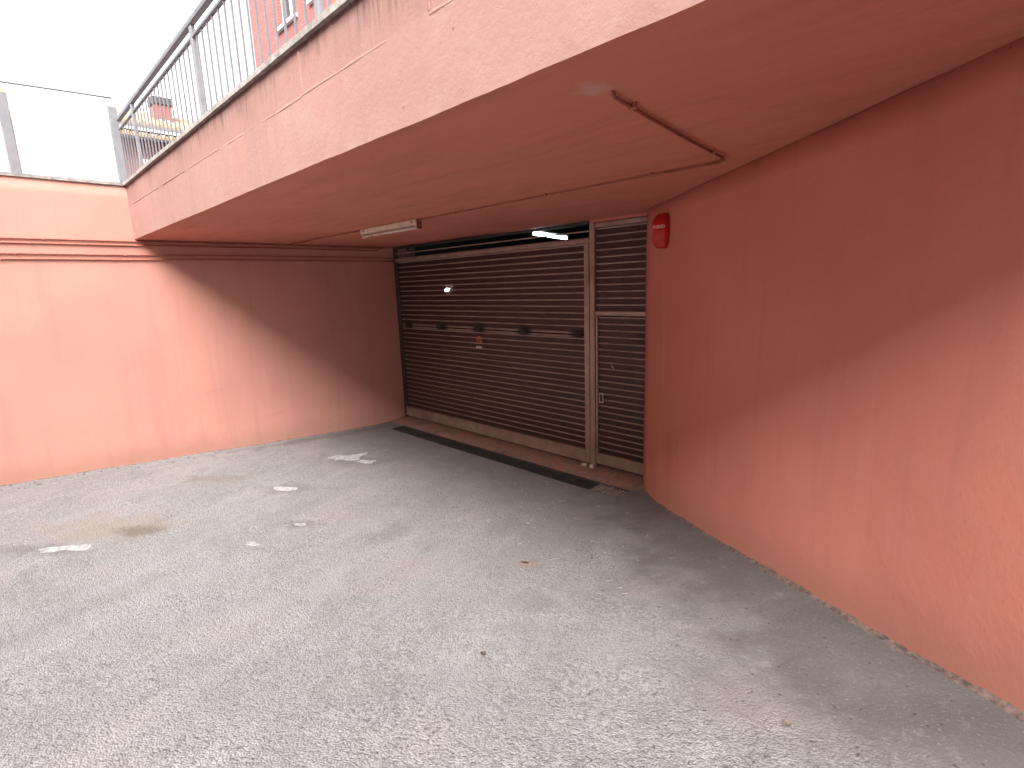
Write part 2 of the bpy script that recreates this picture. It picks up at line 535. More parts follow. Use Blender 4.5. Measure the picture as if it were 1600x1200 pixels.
def tube(path, r, seg=10, bm=None, closed_ends=True):
    b = bm if bm is not None else bmesh.new()
    path = [Vector(p) for p in path]
    rings = []
    for i, p in enumerate(path):
        if i == 0:
            t = path[1] - p
        elif i == len(path) - 1:
            t = p - path[i - 1]
        else:
            t = (path[i + 1] - p).normalized() + (p - path[i - 1]).normalized()
        t.normalize()
        up = Vector((0, 0, 1)) if abs(t.z) < .9 else Vector((1, 0, 0))
        a = t.cross(up).normalized()
        c2 = a.cross(t).normalized()
        rings.append([b.verts.new(p + a * (r * cos(2 * pi * k / seg)) + c2 * (r * sin(2 * pi * k / seg))) for k in range(seg)])
    for i in range(len(rings) - 1):
        for k in range(seg):
            b.faces.new((rings[i][k], rings[i][(k + 1) % seg], rings[i + 1][(k + 1) % seg], rings[i + 1][k]))
    if closed_ends:
        b.faces.new(rings[0])
        b.faces.new(list(reversed(rings[-1])))
    bmesh.ops.recalc_face_normals(b, faces=b.faces)
    return b


def prism(poly, z0, z1, bm=None):
    b = bm if bm is not None else bmesh.new()
    lo = [b.verts.new((p[0], p[1], z0)) for p in poly]
    hi = [b.verts.new((p[0], p[1], z1)) for p in poly]
    k = len(poly)
    fs = [b.faces.new(lo), b.faces.new(list(reversed(hi)))]
    for i in range(k):
        fs.append(b.faces.new((lo[i], hi[i], hi[(i + 1) % k], lo[(i + 1) % k])))
    bmesh.ops.recalc_face_normals(b, faces=fs)
    return b


def lerp(a, b, t):
    return a + (b - a) * t


def wavy_box(x0, x1, y0, y1, z0, z1, step, amp, seed=0.0, rot=None):
    """box whose faces are gridded and hand-trowelled: a few millimetres out of true"""
    b = bmesh.new()
    cache = {}

    def ticks(a, c):
        k = max(1, int(round(abs(c - a) / step)))
        return [lerp(a, c, i / k) for i in range(k + 1)]
    X, Y, Z = ticks(x0, x1), ticks(y0, y1), ticks(z0, z1)

    def vert(p):
        key = tuple(round(v, 5) for v in p)
        if key not in cache:
            q = Vector(p)
            d = noise.noise_vector(q * .9 + Vector((seed, 0, 0))) * amp + noise.noise_vector(q * 5.0 + Vector((seed, 9, 0))) * amp * .45 + noise.noise_vector(q * 21.0 + Vector((seed, 3, 0))) * amp * .3
            q = q + d
            if rot is not None:
                q = rot @ q
            cache[key] = b.verts.new(q)
        return cache[key]

    def face(A, B, mk):
        for i in range(len(A) - 1):
            for j in range(len(B) - 1):
                b.faces.new([vert(mk(A[i], B[j])), vert(mk(A[i + 1], B[j])), vert(mk(A[i + 1], B[j + 1])), vert(mk(A[i], B[j + 1]))])
    face(X, Z, lambda a, c_: (a, y0, c_))
    face(X, Z, lambda a, c_: (a, y1, c_))
    face(Y, Z, lambda a, c_: (x0, a, c_))
    face(Y, Z, lambda a, c_: (x1, a, c_))
    face(X, Y, lambda a, c_: (a, c_, z0))
    face(X, Y, lambda a, c_: (a, c_, z1))
    bmesh.ops.recalc_face_normals(b, faces=b.faces)
    return b


# ------------------------------------------------------------------ ground
GP = [(0, -5.592, .303), (0, -4.65, .245), (0, -3.476, .15), (0, -2.77, .095), (0, -1.029, -.025),
      (0, -.3, -.05), (1.3, -.3, -.05), (2.6, -.3, -.05), (3.9, -.3, -.05), (5.2, -.25, -.045),
      (0, -.66, -.05), (1.3, -.66, -.05), (2.6, -.66, -.05), (3.9, -.66, -.05), (5.0, -.66, -.04),
      (5.548, -.497, -.015), (6.02, -.926, .103), (6.532, -1.392, .258), (7.255, -2.051, .492), (7.866, -2.607, .691),
      (8.104, -2.823, .77), (8.419, -3.11, .88), (9.4, -4.0, 1.1), (8.26, -5.4, .95), (4.0, -8.0, .72), (0, -9, .52), (8, -9, 1.35),
      (12, -6.4, 1.5), (12, -10, 1.8), (0, -14, .9), (8, -14, 2.0), (14, -14, 2.4), (7.5, .5, .5), (10, -1, 1.2), (0, .5, -.05), (5, .5, -.05)]


def tps(P):
    P = np.array(P, float)
    k = len(P)
    d = np.hypot(P[:, None, 0] - P[None, :, 0], P[:, None, 1] - P[None, :, 1])
    K = np.where(d > 0, d * d * np.log(np.maximum(d, 1e-9)), 0) + np.eye(k) * .002
    Q = np.c_[np.ones(k), P[:, :2]]
    A = np.zeros((k + 3, k + 3))
    A[:k, :k] = K
    A[:k, k:] = Q
    A[k:, :k] = Q.T
    s = np.linalg.solve(A, np.r_[P[:, 2], 0, 0, 0])

    def f(x, y):
        x = np.asarray(x, float)
        y = np.asarray(y, float)
        dd_ = np.hypot(x[..., None] - P[:, 0], y[..., None] - P[:, 1])
        U = np.where(dd_ > 0, dd_ * dd_ * np.log(np.maximum(dd_, 1e-9)), 0)
        return U @ s[:k] + s[k] + s[k + 1] * x + s[k + 2] * y
    return f


_g = tps(GP)


def gz(x, y):
    return float(_g(np.array(x), np.array(y)))


DX0, DX1, DY0, DY1 = .50, 5.19, -.66, -.39      # drain opening


def build_ground():
    xs = sorted(set([round(v, 4) for v in np.arange(-.10, 14.01, .06)] + [DX0, DX1]))
    ys = sorted(set([round(v, 4) for v in np.arange(-15.0, .40, .06)] + [DY0, DY1]))
    XX, YY = np.meshgrid(xs, ys)
    ZZ = _g(XX, YY)
    ny, nx = XX.shape
    verts = []
    for j in range(ny):
        for i in range(nx):
            x, y = XX[j, i], YY[j, i]
            fade = min(1.0, max(0.0, (-y - .66) / .5))
            w = noise.noise(Vector((x * 1.3, y * 1.3, 0))) * .010 + noise.noise(Vector((x * 5, y * 5, 4))) * .0035
            verts.append((x, y, ZZ[j, i] + w * fade))
    faces = []
    for j in range(ny - 1):
        for i in range(nx - 1):
            cx, cy = (xs[i] + xs[i + 1]) / 2, (ys[j] + ys[j + 1]) / 2
            if DX0 < cx < DX1 and DY0 < cy < DY1:
                continue
            a = j * nx + i
            faces.append((a, a + 1, a + nx + 1, a + nx))
    me = bpy.data.meshes.new('driveway')
    me.from_pydata(verts, [], faces)
    me.update()
    o = obj('driveway', me, M['asphalt'], smooth=True)
    tag(o, kind='structure')
    return o


driveway = build_ground()


def gsurf(x, y):
    fade = min(1.0, max(0.0, (-y - .66) / .5))
    return gz(x, y) + (noise.noise(Vector((x * 1.3, y * 1.3, 0))) * .010 + noise.noise(Vector((x * 5, y * 5, 4))) * .0035) * fade


# street level sheet around the sunken driveway, reaching the horizon, with its edges going down
bm = bmesh.new()


def quad(b, *ps):
    b.faces.new([b.verts.new(p) for p in ps])


SZ = 3.72
quad(bm, (-600, -600, SZ), (-.32, -600, SZ), (-.32, 600, SZ), (-600, 600, SZ))
quad(bm, (-.32, .6, SZ), (600, .6, SZ), (600, 600, SZ), (-.32, 600, SZ))
quad(bm, (-.32, -600, SZ), (600, -600, SZ), (600, -15, SZ), (-.32, -15, SZ))
quad(bm, (14, -15, SZ), (600, -15, SZ), (600, .6, SZ), (14, .6, SZ))
quad(bm, (-.3, -15, -1), (14, -15, -1), (14, -15, SZ), (-.3, -15, SZ))
quad(bm, (14, -15, -1), (14, .6, -1), (14, .6, SZ), (14, -15, SZ))
street = tag(obj('street', bm, M['street']), kind='structure')

# ------------------------------------------------------------------ left retaining wall
ZT, ZC = 3.79, 3.14
YF = -3.89
t = thing('retaining_wall', 'long straight salmon retaining wall on the left, carrying conduits', 'wall', (0, -7, 0))


def part(name, bm_, mat, parent, smooth=False):
    o = obj(name, bm_, mat, None, smooth)
    o.parent = parent
    o.matrix_parent_inverse = Matrix.Translation(-Vector(parent.location))
    return o


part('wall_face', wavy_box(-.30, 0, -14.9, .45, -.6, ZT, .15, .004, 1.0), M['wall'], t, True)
k = 0
yy = -3.60
while yy > -14.5:
    y1 = yy - (1.0 + random.uniform(-.02, .02))
    part('coping_stone', wavy_box(-.33, .022, y1 + .004, yy - .004, ZT + .001, ZT + .036, .09, .0018, 20 + k), M['coping'], t)
    yy = y1
    k += 1


def fillet(pts, nrm, w, h, mat, parent, seed, name='base_fillet'):
    """thin irregular strip of mortar where a wall meets the ground"""
    b = bmesh.new()
    prev = None
    acc = 0.0
    for i, (x, y) in enumerate(pts):
        q = Vector((x * 6 + seed, y * 6, 0))
        ww = w * (.45 + 1.1 * abs(noise.noise(q)) + .5 * abs(noise.noise(q * 4)))
        hh = h * (.45 + 1.0 * abs(noise.noise(q + Vector((0, 0, 7)))) + .5 * abs(noise.noise(q * 3.7)))
        z = gsurf(x, y)
        a = b.verts.new((x - nrm[0] * .006, y - nrm[1] * .006, z + hh))
        m_ = b.verts.new((x + nrm[0] * (.004 + ww * .30), y + nrm[1] * (.004 + ww * .30), z + hh * .42))
        zz = gsurf(x + nrm[0] * ww, y + nrm[1] * ww)
        c_ = b.verts.new((x + nrm[0] * ww, y + nrm[1] * ww, zz + .003))
        d_ = b.verts.new((x + nrm[0] * (ww + .01), y + nrm[1] * (ww + .01), zz - .02))
        row = (a, m_, c_, d_)
        if prev:
            for u in range(3):
                b.faces.new((prev[u], row[u], row[u + 1], prev[u + 1]))
        prev = row
    bmesh.ops.recalc_face_normals(b, faces=b.faces)
    return part(name, b, mat, parent, True)


fillet([(0.0, -8 + i * .03) for i in range(int(7.9 / .03))], (1, 0), .018, .016, M['fillet_light'], t, 3)

# ------------------------------------------------------------------ overhanging slab with rough-cast parapet face
slab = thing('concrete_overhang', 'salmon concrete deck overhanging the garage entrance, streaked under its coping', 'overhang', (4.6, -2, ZC))
P0 = Vector((5.285, -.257, 0))
RD = Vector((.7395, -.6731, 0))
RN = Vector((-.6731, -.7395, 0))          # faces the driveway
b = wavy_box(-.02, 9.55, YF, .40, ZC, ZT, .07, .0048, 5.0)
me = bpy.data.meshes.new('slab')
b.normal_update()
b.to_mesh(me)
b.free()
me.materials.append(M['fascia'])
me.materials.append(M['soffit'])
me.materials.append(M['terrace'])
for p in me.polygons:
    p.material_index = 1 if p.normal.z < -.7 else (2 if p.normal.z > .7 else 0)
o = obj('deck_slab', me, None)
o.parent = slab
o.matrix_parent_inverse = Matrix.Translation(-slab.location)
k = 0
xx = -.02
while xx < 9.5:
    x1 = min(9.55, xx + 1.0 + random.uniform(-.04, .04))
    part('coping_stone', wavy_box(xx + .003, x1 - .003, YF - .028, YF + .30, ZT + .001, ZT + .036, .07, .003, 50 + k), M['coping'], slab)
    xx = x1
    k += 1


def ridge(p, q, w, h, seed):
    """low trowelled mortar bead on the parapet face"""
    p, q = Vector(p), Vector(q)
    b = bmesh.new()
    L = (q - p).length
    kk = max(3, int(L / .03))
    d = (q - p).normalized()
    s = Vector((0, -1, 0)).cross(d)
    prev = None
    for i in range(kk + 1):
        c_ = p.lerp(q, i / kk)
        n1 = noise.noise(c_ * 7 + Vector((seed, 0, 0)))
        n2 = noise.noise(c_ * 16 + Vector((seed, 5, 0)))
        ww = w * (1 + .5 * n1 + .3 * n2)
        hh = h * (1 + .6 * n2)
        c_ = c_ + s * (n1 * .004)
        row = [b.verts.new(c_ + s * ww + Vector((0, .006, 0))), b.verts.new(c_ + s * ww * .45 + Vector((0, -hh, 0))),
               b.verts.new(c_ - s * ww * .45 + Vector((0, -hh, 0))), b.verts.new(c_ - s * ww + Vector((0, .006, 0)))]
        if prev:
            for u in range(3):
                b.faces.new((prev[u], row[u], row[u + 1], prev[u + 1]))
        prev = row
    bmesh.ops.recalc_face_normals(b, faces=b.faces)
    return part('mortar_bead', b, M['fascia'], slab, True)


for a0, a1, zz in ((.3, 1.55, 3.55), (1.75, 2.6, 3.545), (2.75, 3.6, 3.54), (3.7, 5.1, 3.53), (5.1, 6.02, 3.535), (6.35, 7.9, 3.53), (7.9, 9.3, 3.53)):
    ridge((a0, YF, zz), (a1, YF, zz - .003), .011, .0011, a0)
for xv in (1.1, 2.2, 2.75, 3.3, 3.82, 4.29, 4.70, 5.12, 5.52, 5.91, 6.35, 6.8, 7.3, 8.0):
    ridge((xv, YF, 3.545), (xv + random.uniform(-.01, .01), YF, 3.77 if xv > 5 else 3.70), .008, .0020, xv)

# ------------------------------------------------------------------ splayed right wall
rw = thing('splayed_wall', 'smooth salmon wall splayed outward on the right, red siren at its far end', 'wall', tuple(P0))
ang = math.atan2(RD.y, RD.x)
rot = Matrix.Translation(P0) @ Matrix.Rotation(ang, 4, 'Z')
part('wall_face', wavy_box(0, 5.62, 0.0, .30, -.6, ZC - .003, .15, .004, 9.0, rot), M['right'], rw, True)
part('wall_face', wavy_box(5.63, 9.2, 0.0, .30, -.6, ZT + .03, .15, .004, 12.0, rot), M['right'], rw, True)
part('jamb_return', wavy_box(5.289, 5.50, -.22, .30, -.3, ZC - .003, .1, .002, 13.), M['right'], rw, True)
fillet([tuple((P0 + RD * (.02 + i * .03))[:2]) for i in range(int(8.5 / .03))], (RN.x, RN.y), .030, .026, M['fillet'], rw, 11)

# ------------------------------------------------------------------ garage interior seen through the transom
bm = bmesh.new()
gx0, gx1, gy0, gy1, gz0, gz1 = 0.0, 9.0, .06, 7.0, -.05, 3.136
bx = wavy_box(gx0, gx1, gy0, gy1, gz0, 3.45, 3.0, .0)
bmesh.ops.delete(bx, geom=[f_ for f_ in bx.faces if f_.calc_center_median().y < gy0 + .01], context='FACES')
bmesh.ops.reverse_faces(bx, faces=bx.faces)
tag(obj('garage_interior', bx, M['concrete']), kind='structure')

# ------------------------------------------------------------------ garage door
DY = -.03
gd = thing('garage_door', 'wide brown slatted tilt-up garage door under the overhang', 'garage door', (2.2, 0, 0))
SLAT_P = .0815


def slat_mesh(width, pitch, name):
    """one folded slat, origin at its lower left, front towards -y"""
    prof = [(0.0, 0.0), (.0, pitch * .74), (-.010, pitch * .78), (-.013, pitch * .86), (-.011, pitch * .93), (.0, pitch * .965), (.012, pitch * .98), (.012, .0)]
    b = bmesh.new()
    A = [b.verts.new((0, y, z)) for y, z in prof]
    B = [b.verts.new((width, y, z)) for y, z in prof]
    kk = len(prof)
    fs = []
    for i in range(kk):
        f_ = b.faces.new((A[i], B[i], B[(i + 1) % kk], A[(i + 1) % kk]))
        f_.material_index = 1 if 1 <= i <= 4 else 0
        fs.append(f_)
    b.faces.new(A)
    b.faces.new(list(reversed(B)))
    bmesh.ops.recalc_face_normals(b, faces=b.faces)
    me_ = bpy.data.meshes.new(name)
    b.to_mesh(me_)
    b.free()
    me_.materials.append(M['slat'])
    me_.materials.append(M['slatedge'])
    return me_


def slats(parent, x0, x1, z0, z1, dy=DY):
    k_ = int(round((z1 - z0) / SLAT_P))
    p_ = (z1 - z0) / k_
    me_ = slat_mesh(x1 - x0, p_, 'slat')
    for i in range(k_):
        o_ = obj('slat', me_, None)
        o_.parent = parent
        o_.location = (x0 - parent.location.x, dy + random.uniform(-.0015, .0015) - parent.location.y, z0 + i * p_ - parent.location.z)
        o_.rotation_euler = (random.uniform(-.012, .012), random.uniform(-.0006, .0006), 0)


slats(gd, .155, 4.297, .205, 1.690)
slats(gd, .155, 4.297, 1.772, 2.864)
part('top_rail', box(.10, 4.376, -.062, .0, 2.866, 2.926, .004), M['frame'], gd)
part('bottom_rail', box(.10, 4.296, -.062, .0, .028, .203, .005), M['frame'], gd)
part('stile', box(4.298, 4.376, -.064, .0, .028, 2.864, .005), M['frame'], gd)
part('stile', box(.102, .152, -.060, .0, .205, 2.864, .004), M['darkframe'], gd)
part('hinge_rail', box(.156, 4.296, -.046, -.010, 1.739, 1.768, .004), M['hinge_rail'], gd)
part('hinge_rail', box(.156, 4.296, -.046, -.010, 1.694, 1.722, .004), M['hinge_rail'], gd)
for hx in (.36, 1.34, 2.25, 3.225, 4.19):
    h_ = part('hinge', box(hx - .05, hx + .05, -.058, -.040, 1.690, 1.775, .006), M['iron'], gd)
    bm = bmesh.new()
    tube([(hx - .065, -.058, 1.731), (hx + .065, -.058, 1.731)], .011, 8, bm)
    o = obj('hinge_pin', bm, M['iron'], None, True)
    o.parent = h_
# warning sticker: ring with slanted bar, number plate below
bm = bmesh.new()
sx, sz, sy = 2.257, 1.565, -.047
K = 28
for i in range(K):
    a0, a1 = 2 * pi * i / K, 2 * pi * (i + 1) / K
    quad(bm, *[(sx + r_ * cos(a_), sy, sz + r_ * sin(a_)) for r_, a_ in ((.045, a0), (.062, a0), (.062, a1), (.045, a1))])
d1 = Vector((cos(-.8), 0, sin(-.8)))
d2 = Vector((-d1.z, 0, d1.x))
quad(bm, *[Vector((sx, sy, sz)) + d1 * u + d2 * v for u, v in ((-.045, -.008), (.045, -.008), (.045, .008), (-.045, .008))])
part('warning_sticker', bm, M['ring'], gd)
part('number_sticker', box(2.175, 2.305, -.050, -.030, 1.432, 1.468, .003), M['plate'], gd)
# bright reflection on one slat, added as a small glowing disc
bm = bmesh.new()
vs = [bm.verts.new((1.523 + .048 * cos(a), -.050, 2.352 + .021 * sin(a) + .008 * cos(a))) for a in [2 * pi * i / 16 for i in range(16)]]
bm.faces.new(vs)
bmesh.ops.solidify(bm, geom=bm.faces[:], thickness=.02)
part('glowing_glint', bm, M['painted_glint'], gd)

# fixed frame around the doors
fr = thing('door_frame', 'bronze metal frame holding the garage door and side door', 'door frame', (2.6, 0, 0))
part('jamb_post', box(.0, .050, -.03, .03, -.02, 3.13, .003), M['darkframe'], fr)
part('jamb_post', box(.055, .095, -.055, .03, -.02, 2.93, .004), M['darkframe'], fr)
part('mullion', box(4.386, 4.462, -.068, .03, -.035, 3.10, .006), M['frame'], fr)
part('mullion', box(4.378, 4.384, -.050, .03, -.03, 3.09, 0), M['darkframe'], fr)
part('head_rail', box(4.464, 5.285, -.060, .03, 3.040, 3.094, .004), M['frame'], fr)
part('head_rail', box(.052, 4.384, -.050, .03, 3.094, 3.125, .003), M['darkframe'], fr)
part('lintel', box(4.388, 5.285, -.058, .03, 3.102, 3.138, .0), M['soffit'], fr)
part('transom_bar', box(.098, 4.376, -.046, -.02, 3.004, 3.020, .003), M['slatedge'], fr)
part('transom_bar', box(.098, 4.376, -.046, -.02, 2.930, 2.936, .002), M['slatedge'], fr)
part('transom_rail', box(4.464, 5.285, -.062, .03, 1.984, 2.040, .005), M['frame'], fr)
part('floor_bracket', box(4.27, 4.335, -.12, -.066, -.022, .018, .006), M['cream'], fr)
part('floor_bracket', box(4.395, 4.45, -.11, -.070, -.022, .022, .006), M['cream'], fr)

# fixed slatted panel above the side door
pn = thing('slatted_panel', 'fixed slatted panel above the narrow side door', 'panel', (4.87, 0, 2.04))
slats(pn, 4.468, 5.285, 2.043, 3.038)

# pedestrian door
pd = thing('pedestrian_door', 'narrow slatted side door beside the garage door', 'door', (4.87, 0, .04))
slats(pd, 4.500, 5.282, .198, 1.972)
part('bottom_rail', box(4.468, 5.283, -.058, .0, .045, .196, .005), M['frame'], pd)
part('stile', box(4.468, 4.498, -.056, .0, .198, 1.980, .004), M['frame'], pd)
hd = part('handle', box(4.515, 4.580, -.052, -.046, .872, .998, .002), M['cream'], pd)
o = obj('handle_recess', box(4.526, 4.569, -.0545, -.0525, .888, .984, 0), M['black'], None)
o.parent = hd
bm = bmesh.new()
for (u0, w0, u1, w1) in ((4.69, 1.375, 4.705, 1.345), (4.70, 1.36, 4.735, 1.352), (4.715, 1.35, 4.74, 1.33)):
    tube([(u0, -.045, w0), (u1, -.047, w1)], .0035, 5, bm)
part('scratch_mark', bm, M['plate'], pd)

# sill and drain
tag(obj('door_sill', prism([(.002, DY1 + .004), (5.283, DY1 + .004), (5.283, .05), (.002, .05)], -.12, -.045), M['sill']), 'worn terracotta threshold strip between the doors and the drain', 'threshold')
sill = bpy.data.objects['door_sill']
for v in sill.data.vertices:
    if v.co.z > -.1:
        v.co.z = -.004 if v.co.y > 0 else -.047
bm = bmesh.new()
bm.from_mesh(sill.data)
bmesh.ops.subdivide_edges(bm, edges=bm.edges, cuts=1)
bm.to_mesh(sill.data)
bm.free()
dg = thing('drain_grate', 'long black drain grating in the ground before the garage door', 'drain', (2.8, -.525, -.05))
tr_ = box(DX0 - .002, DX1 + .002, DY0 - .002, DY1 + .002, -.26, -.046)
bmesh.ops.delete(tr_, geom=[f_ for f_ in tr_.faces if f_.normal.z > .5 or f_.calc_center_median().z > -.05], context='FACES')
part('trough', tr_, M['trough'], dg)
part('grate_frame', box(DX0, DX1, DY0, DY0 + .014, -.09, -.052, .002), M['iron'], dg)
part('grate_frame', box(DX0, DX1, DY1 - .014, DY1, -.09, -.052, .002), M['iron'], dg)
bar_a = bpy.data.meshes.new('grate_bar')
b = box(-.006, .006, DY0 + .015, DY1 - .015, -.03, 0, .002)
b.to_mesh(bar_a)
b.free()
bar_a.materials.append(M['iron'])
bar_b = bpy.data.meshes.new('grate_bar')
b = box(-.014, .014, DY0 + .015, DY1 - .015, -.03, 0, .003)
b.to_mesh(bar_b)
b.free()
bar_b.materials.append(M['iron2'])
xx = DX0 + .02
while xx < DX1 - .01:
    wide = xx > 4.80
    o = obj('grate_bar', bar_b if wide else bar_a, None)
    o.parent = dg
    o.location = (xx - 2.8, .525, -.004 + random.uniform(-.003, .001) + (.004 if wide else -.006))
    xx += .052 if wide else .034

# ------------------------------------------------------------------ conduits on the left wall
ends = [(3.114, -.22, 'topmost of four thin conduits clipped along the left wall'), (3.064, -.38, 'second thin conduit from the top on the left wall'),
        (2.943, -.03, 'third thin conduit from the top on the left wall'), (2.885, -.03, 'lowest of four thin conduits on the left wall')]
for i, (z, yend, lab) in enumerate(ends):
    c_ = thing('conduit_pipe', lab, 'conduit', (.016, yend, z), 'conduits on the left wall')
    path = []
    y = yend
    while y > -13.9:
        w = noise.noise(Vector((y * .7, i * 3.1, 0))) * .004
        path.append((.015, y, z + w))
        y -= .25
    if i == 1:
        path = [(.015, -.30, 3.10)] + path
    part('pipe', tube(path, .0105, 10), M['conduit'], c_, True)
    y = -.7 - .13 * i
    while y > -9:
        w = noise.noise(Vector((y * .7, i * 3.1, 0))) * .004
        part('clip', box(.0005, .028, y - .007, y + .007, z + w - .015, z + w + .013, .003), M['clip'], c_)
        y -= 1.02

# ceiling conduit with its bend and riser
cc = thing('ceiling_conduit', 'thin dark conduit crossing the soffit and turning back toward the parapet', 'conduit', (4, -1.95, ZC))
CZ = ZC - .018
part('pipe', tube([(3.46, -1.93, CZ), (4.5, -1.925, CZ), (5.6, -1.94, CZ), (6.72, -1.955, CZ)], .0085, 8), M['conduit'], cc, True)
part('pipe', tube([(.03, -1.93, CZ), (1.1, -1.93, CZ), (2.28, -1.93, CZ)], .0105, 8), M['conduit'], cc, True)
part('bend', tube([(6.70, -1.955, CZ), (6.78, -1.97, CZ - .003), (6.835, -2.02, CZ - .003), (6.852, -2.10, CZ)], .0092, 8), M['conduit_dark'], cc, True)
part('pipe', tube([(6.852, -2.09, CZ), (6.90, -2.6, CZ), (6.97, -3.2, CZ), (7.01, -3.50, CZ), (7.016, -3.55, ZC + .03)], .008, 8), M['conduit_dark'], cc, True)
for (x, y, r_) in ((5.3, -1.936, 0), (6.3, -1.95, 0), (4.1, -1.925, 0), (1.2, -1.93, 0), (6.868, -2.26, 1), (6.993, -3.34, 1)):
    if r_:
        part('clip', box(x - .020, x + .020, y - .007, y + .007, CZ - .010, ZC - .001, .003), M['conduit'], cc)
    else:
        part('clip', box(x - .007, x + .007, y - .018, y + .018, CZ - .010, ZC - .001, .003), M['clip'], cc)

# ------------------------------------------------------------------ batten lamp (unlit)
lm = thing('batten_lamp', 'unlit cream fluorescent batten lamp fixed to the soffit', 'lamp', (2.88, -1.93, ZC))
lx0, lx1, ly = 2.29, 3.46, -1.93
part('housing', box(lx0, lx1, ly - .035, ly + .035, ZC - .062, ZC - .004, .006, 2), M['cream'], lm)
part('tube', tube([(lx0 + .02, ly + .0, ZC - .092), (lx1 - .02, ly, ZC - .092)], .014, 12), M['tube_off'], lm, True)
for ex in (lx0 + .012, lx1 - .012):
    part('lamp_holder', box(ex - .014, ex + .014, ly - .020, ly + .020, ZC - .112, ZC - .060, .004), M['cream'], lm)
    part('screw', tube([(ex + (.06 if ex < 3 else -.06), ly - .034, ZC - .03), (ex + (.06 if ex < 3 else -.06), ly - .040, ZC - .03)], .010, 10), M['black'], lm)
part('end_cap', box(lx1 + .0005, lx1 + .022, ly - .030, ly + .034, ZC - .108, ZC - .010, .004), M['conduit_dark'], lm)

# lit tube inside the garage, seen through the transom
lt = thing('garage_lamp', 'lit fluorescent tube glowing through the gap above the garage door', 'lamp', (3.2, .6, 3.1))
part('tube', tube([(3.300, .13, 3.080), (3.10, 1.10, 3.073)], .016, 12), M['lit_tube'], lt, True)
part('housing', tube([(3.296, .10, 3.125), (3.094, 1.15, 3.118)], .022, 6), M['white'], lt)
part('lamp_holder', box(3.075, 3.12, 1.105, 1.15, 3.05, 3.12, .003), M['white'], lt)

# ------------------------------------------------------------------ fire siren on the side wall
sc = P0 + RD * .60
sr = thing('fire_siren', 'red plastic fire siren with white lettering beside the side door', 'siren', (sc.x, sc.y, 2.860))
sr.rotation_euler = (0, 0, ang)          # local x along the wall, local -y outward
plan = [(-.12, 0), (-.125, -.045), (-.060, -.130), (.028, -.135), (.115, -.050), (.112, 0)]
lev = [(-.165, .46, .50), (-.155, .60, .66), (-.090, .88, .92), (-.02, 1.0, 1.0), (.05, 1.0, 1.0), (.105, .86, .90), (.150, .62, .66), (.158, .48, .52)]
bm = bmesh.new()
rings = []
for z, s, d in lev:
    rings.append([bm.verts.new((px * s, -.004 + py * d, z)) for px, py in plan])
for i in range(len(rings) - 1):
    for k in range(len(plan)):
        bm.faces.new((rings[i][k], rings[i][(k + 1) % 6], rings[i + 1][(k + 1) % 6], rings[i + 1][k]))
bm.faces.new(list(reversed(rings[0])))
bm.faces.new(rings[-1])
bmesh.ops.recalc_face_normals(bm, faces=bm.faces)
bmesh.ops.bevel(bm, geom=[e for e in bm.edges], offset=.004, segments=2, affect='EDGES')
obj('cover', bm, M['siren'], sr)
obj('back_plate', box(-.085, .085, -.004, .0, -.125, .125, .0), M['black'], sr)
fc = bpy.data.curves.new('lettering', 'FONT')
fc.body = 'FUEGO'
fc.size = .040
fc.align_x = 'CENTER'
fc.align_y = 'CENTER'
fc.extrude = .0008
fo = bpy.data.objects.new('lettering_tmp', fc)
COL.objects.link(fo)
bpy.context.view_layer.update()
fm = bpy.data.meshes.new_from_object(fo.evaluated_get(bpy.context.evaluated_depsgraph_get()))
bpy.data.objects.remove(fo, do_unlink=True)
# lettering lies on the facet that looks toward the driveway
pa, pb = Vector((.028, -.139, 0)), Vector((.115, -.054, 0))
fx = (pb - pa).normalized()
fn = Vector((fx.y, -fx.x, 0))
L_ = Matrix((fx, Vector((0, 0, 1)), fn)).transposed().to_4x4()
L_.translation = (pa + pb) / 2 + Vector((0, 0, .030)) + fn * .0005
fm.transform(L_ @ Matrix.Diagonal((.95, 1, 1, 1)))
M['letter'] = simple('white lettering', (.75, .72, .70), .5, 0, .05, 20, .0)
fm.materials.clear()
obj('lettering', fm, M['letter'], sr)

# ------------------------------------------------------------------ railing on the deck edge
RY = YF + .035
rl = thing('deck_railing', 'grey metal railing with thin vertical bars on the deck edge', 'railing', (4.5, RY, ZT + .036))
zb = ZT + .037
part('handrail', box(.02, 9.5, RY - .022, RY + .022, 4.548, 4.590, .006, 2), M['rail'], rl)
part('infill_rail', box(.02, 9.5, RY - .015, RY + .015, 4.448, 4.474, .004), M['rail'], rl)
posts = (.845, 3.215, 5.345, 7.5, 9.3)
for px in posts:
    part('post', box(px - .026, px + .026, RY - .016, RY + .016, zb, 4.547, .004), M['rail2'], rl)
bal = bpy.data.meshes.new('baluster')
b = box(-.0065, .0065, -.0065, .0065, 0, 4.448 - zb, .0015)
b.to_mesh(bal)
b.free()
bal.materials.append(M['rail'])
xx = .11
while xx < 9.4:
    if min(abs(xx - px) for px in posts) > .045:
        o = obj('baluster', bal, None)
        o.parent = rl
        o.location = (xx - 4.5, random.uniform(-.001, .001), .001)
    xx += .1335

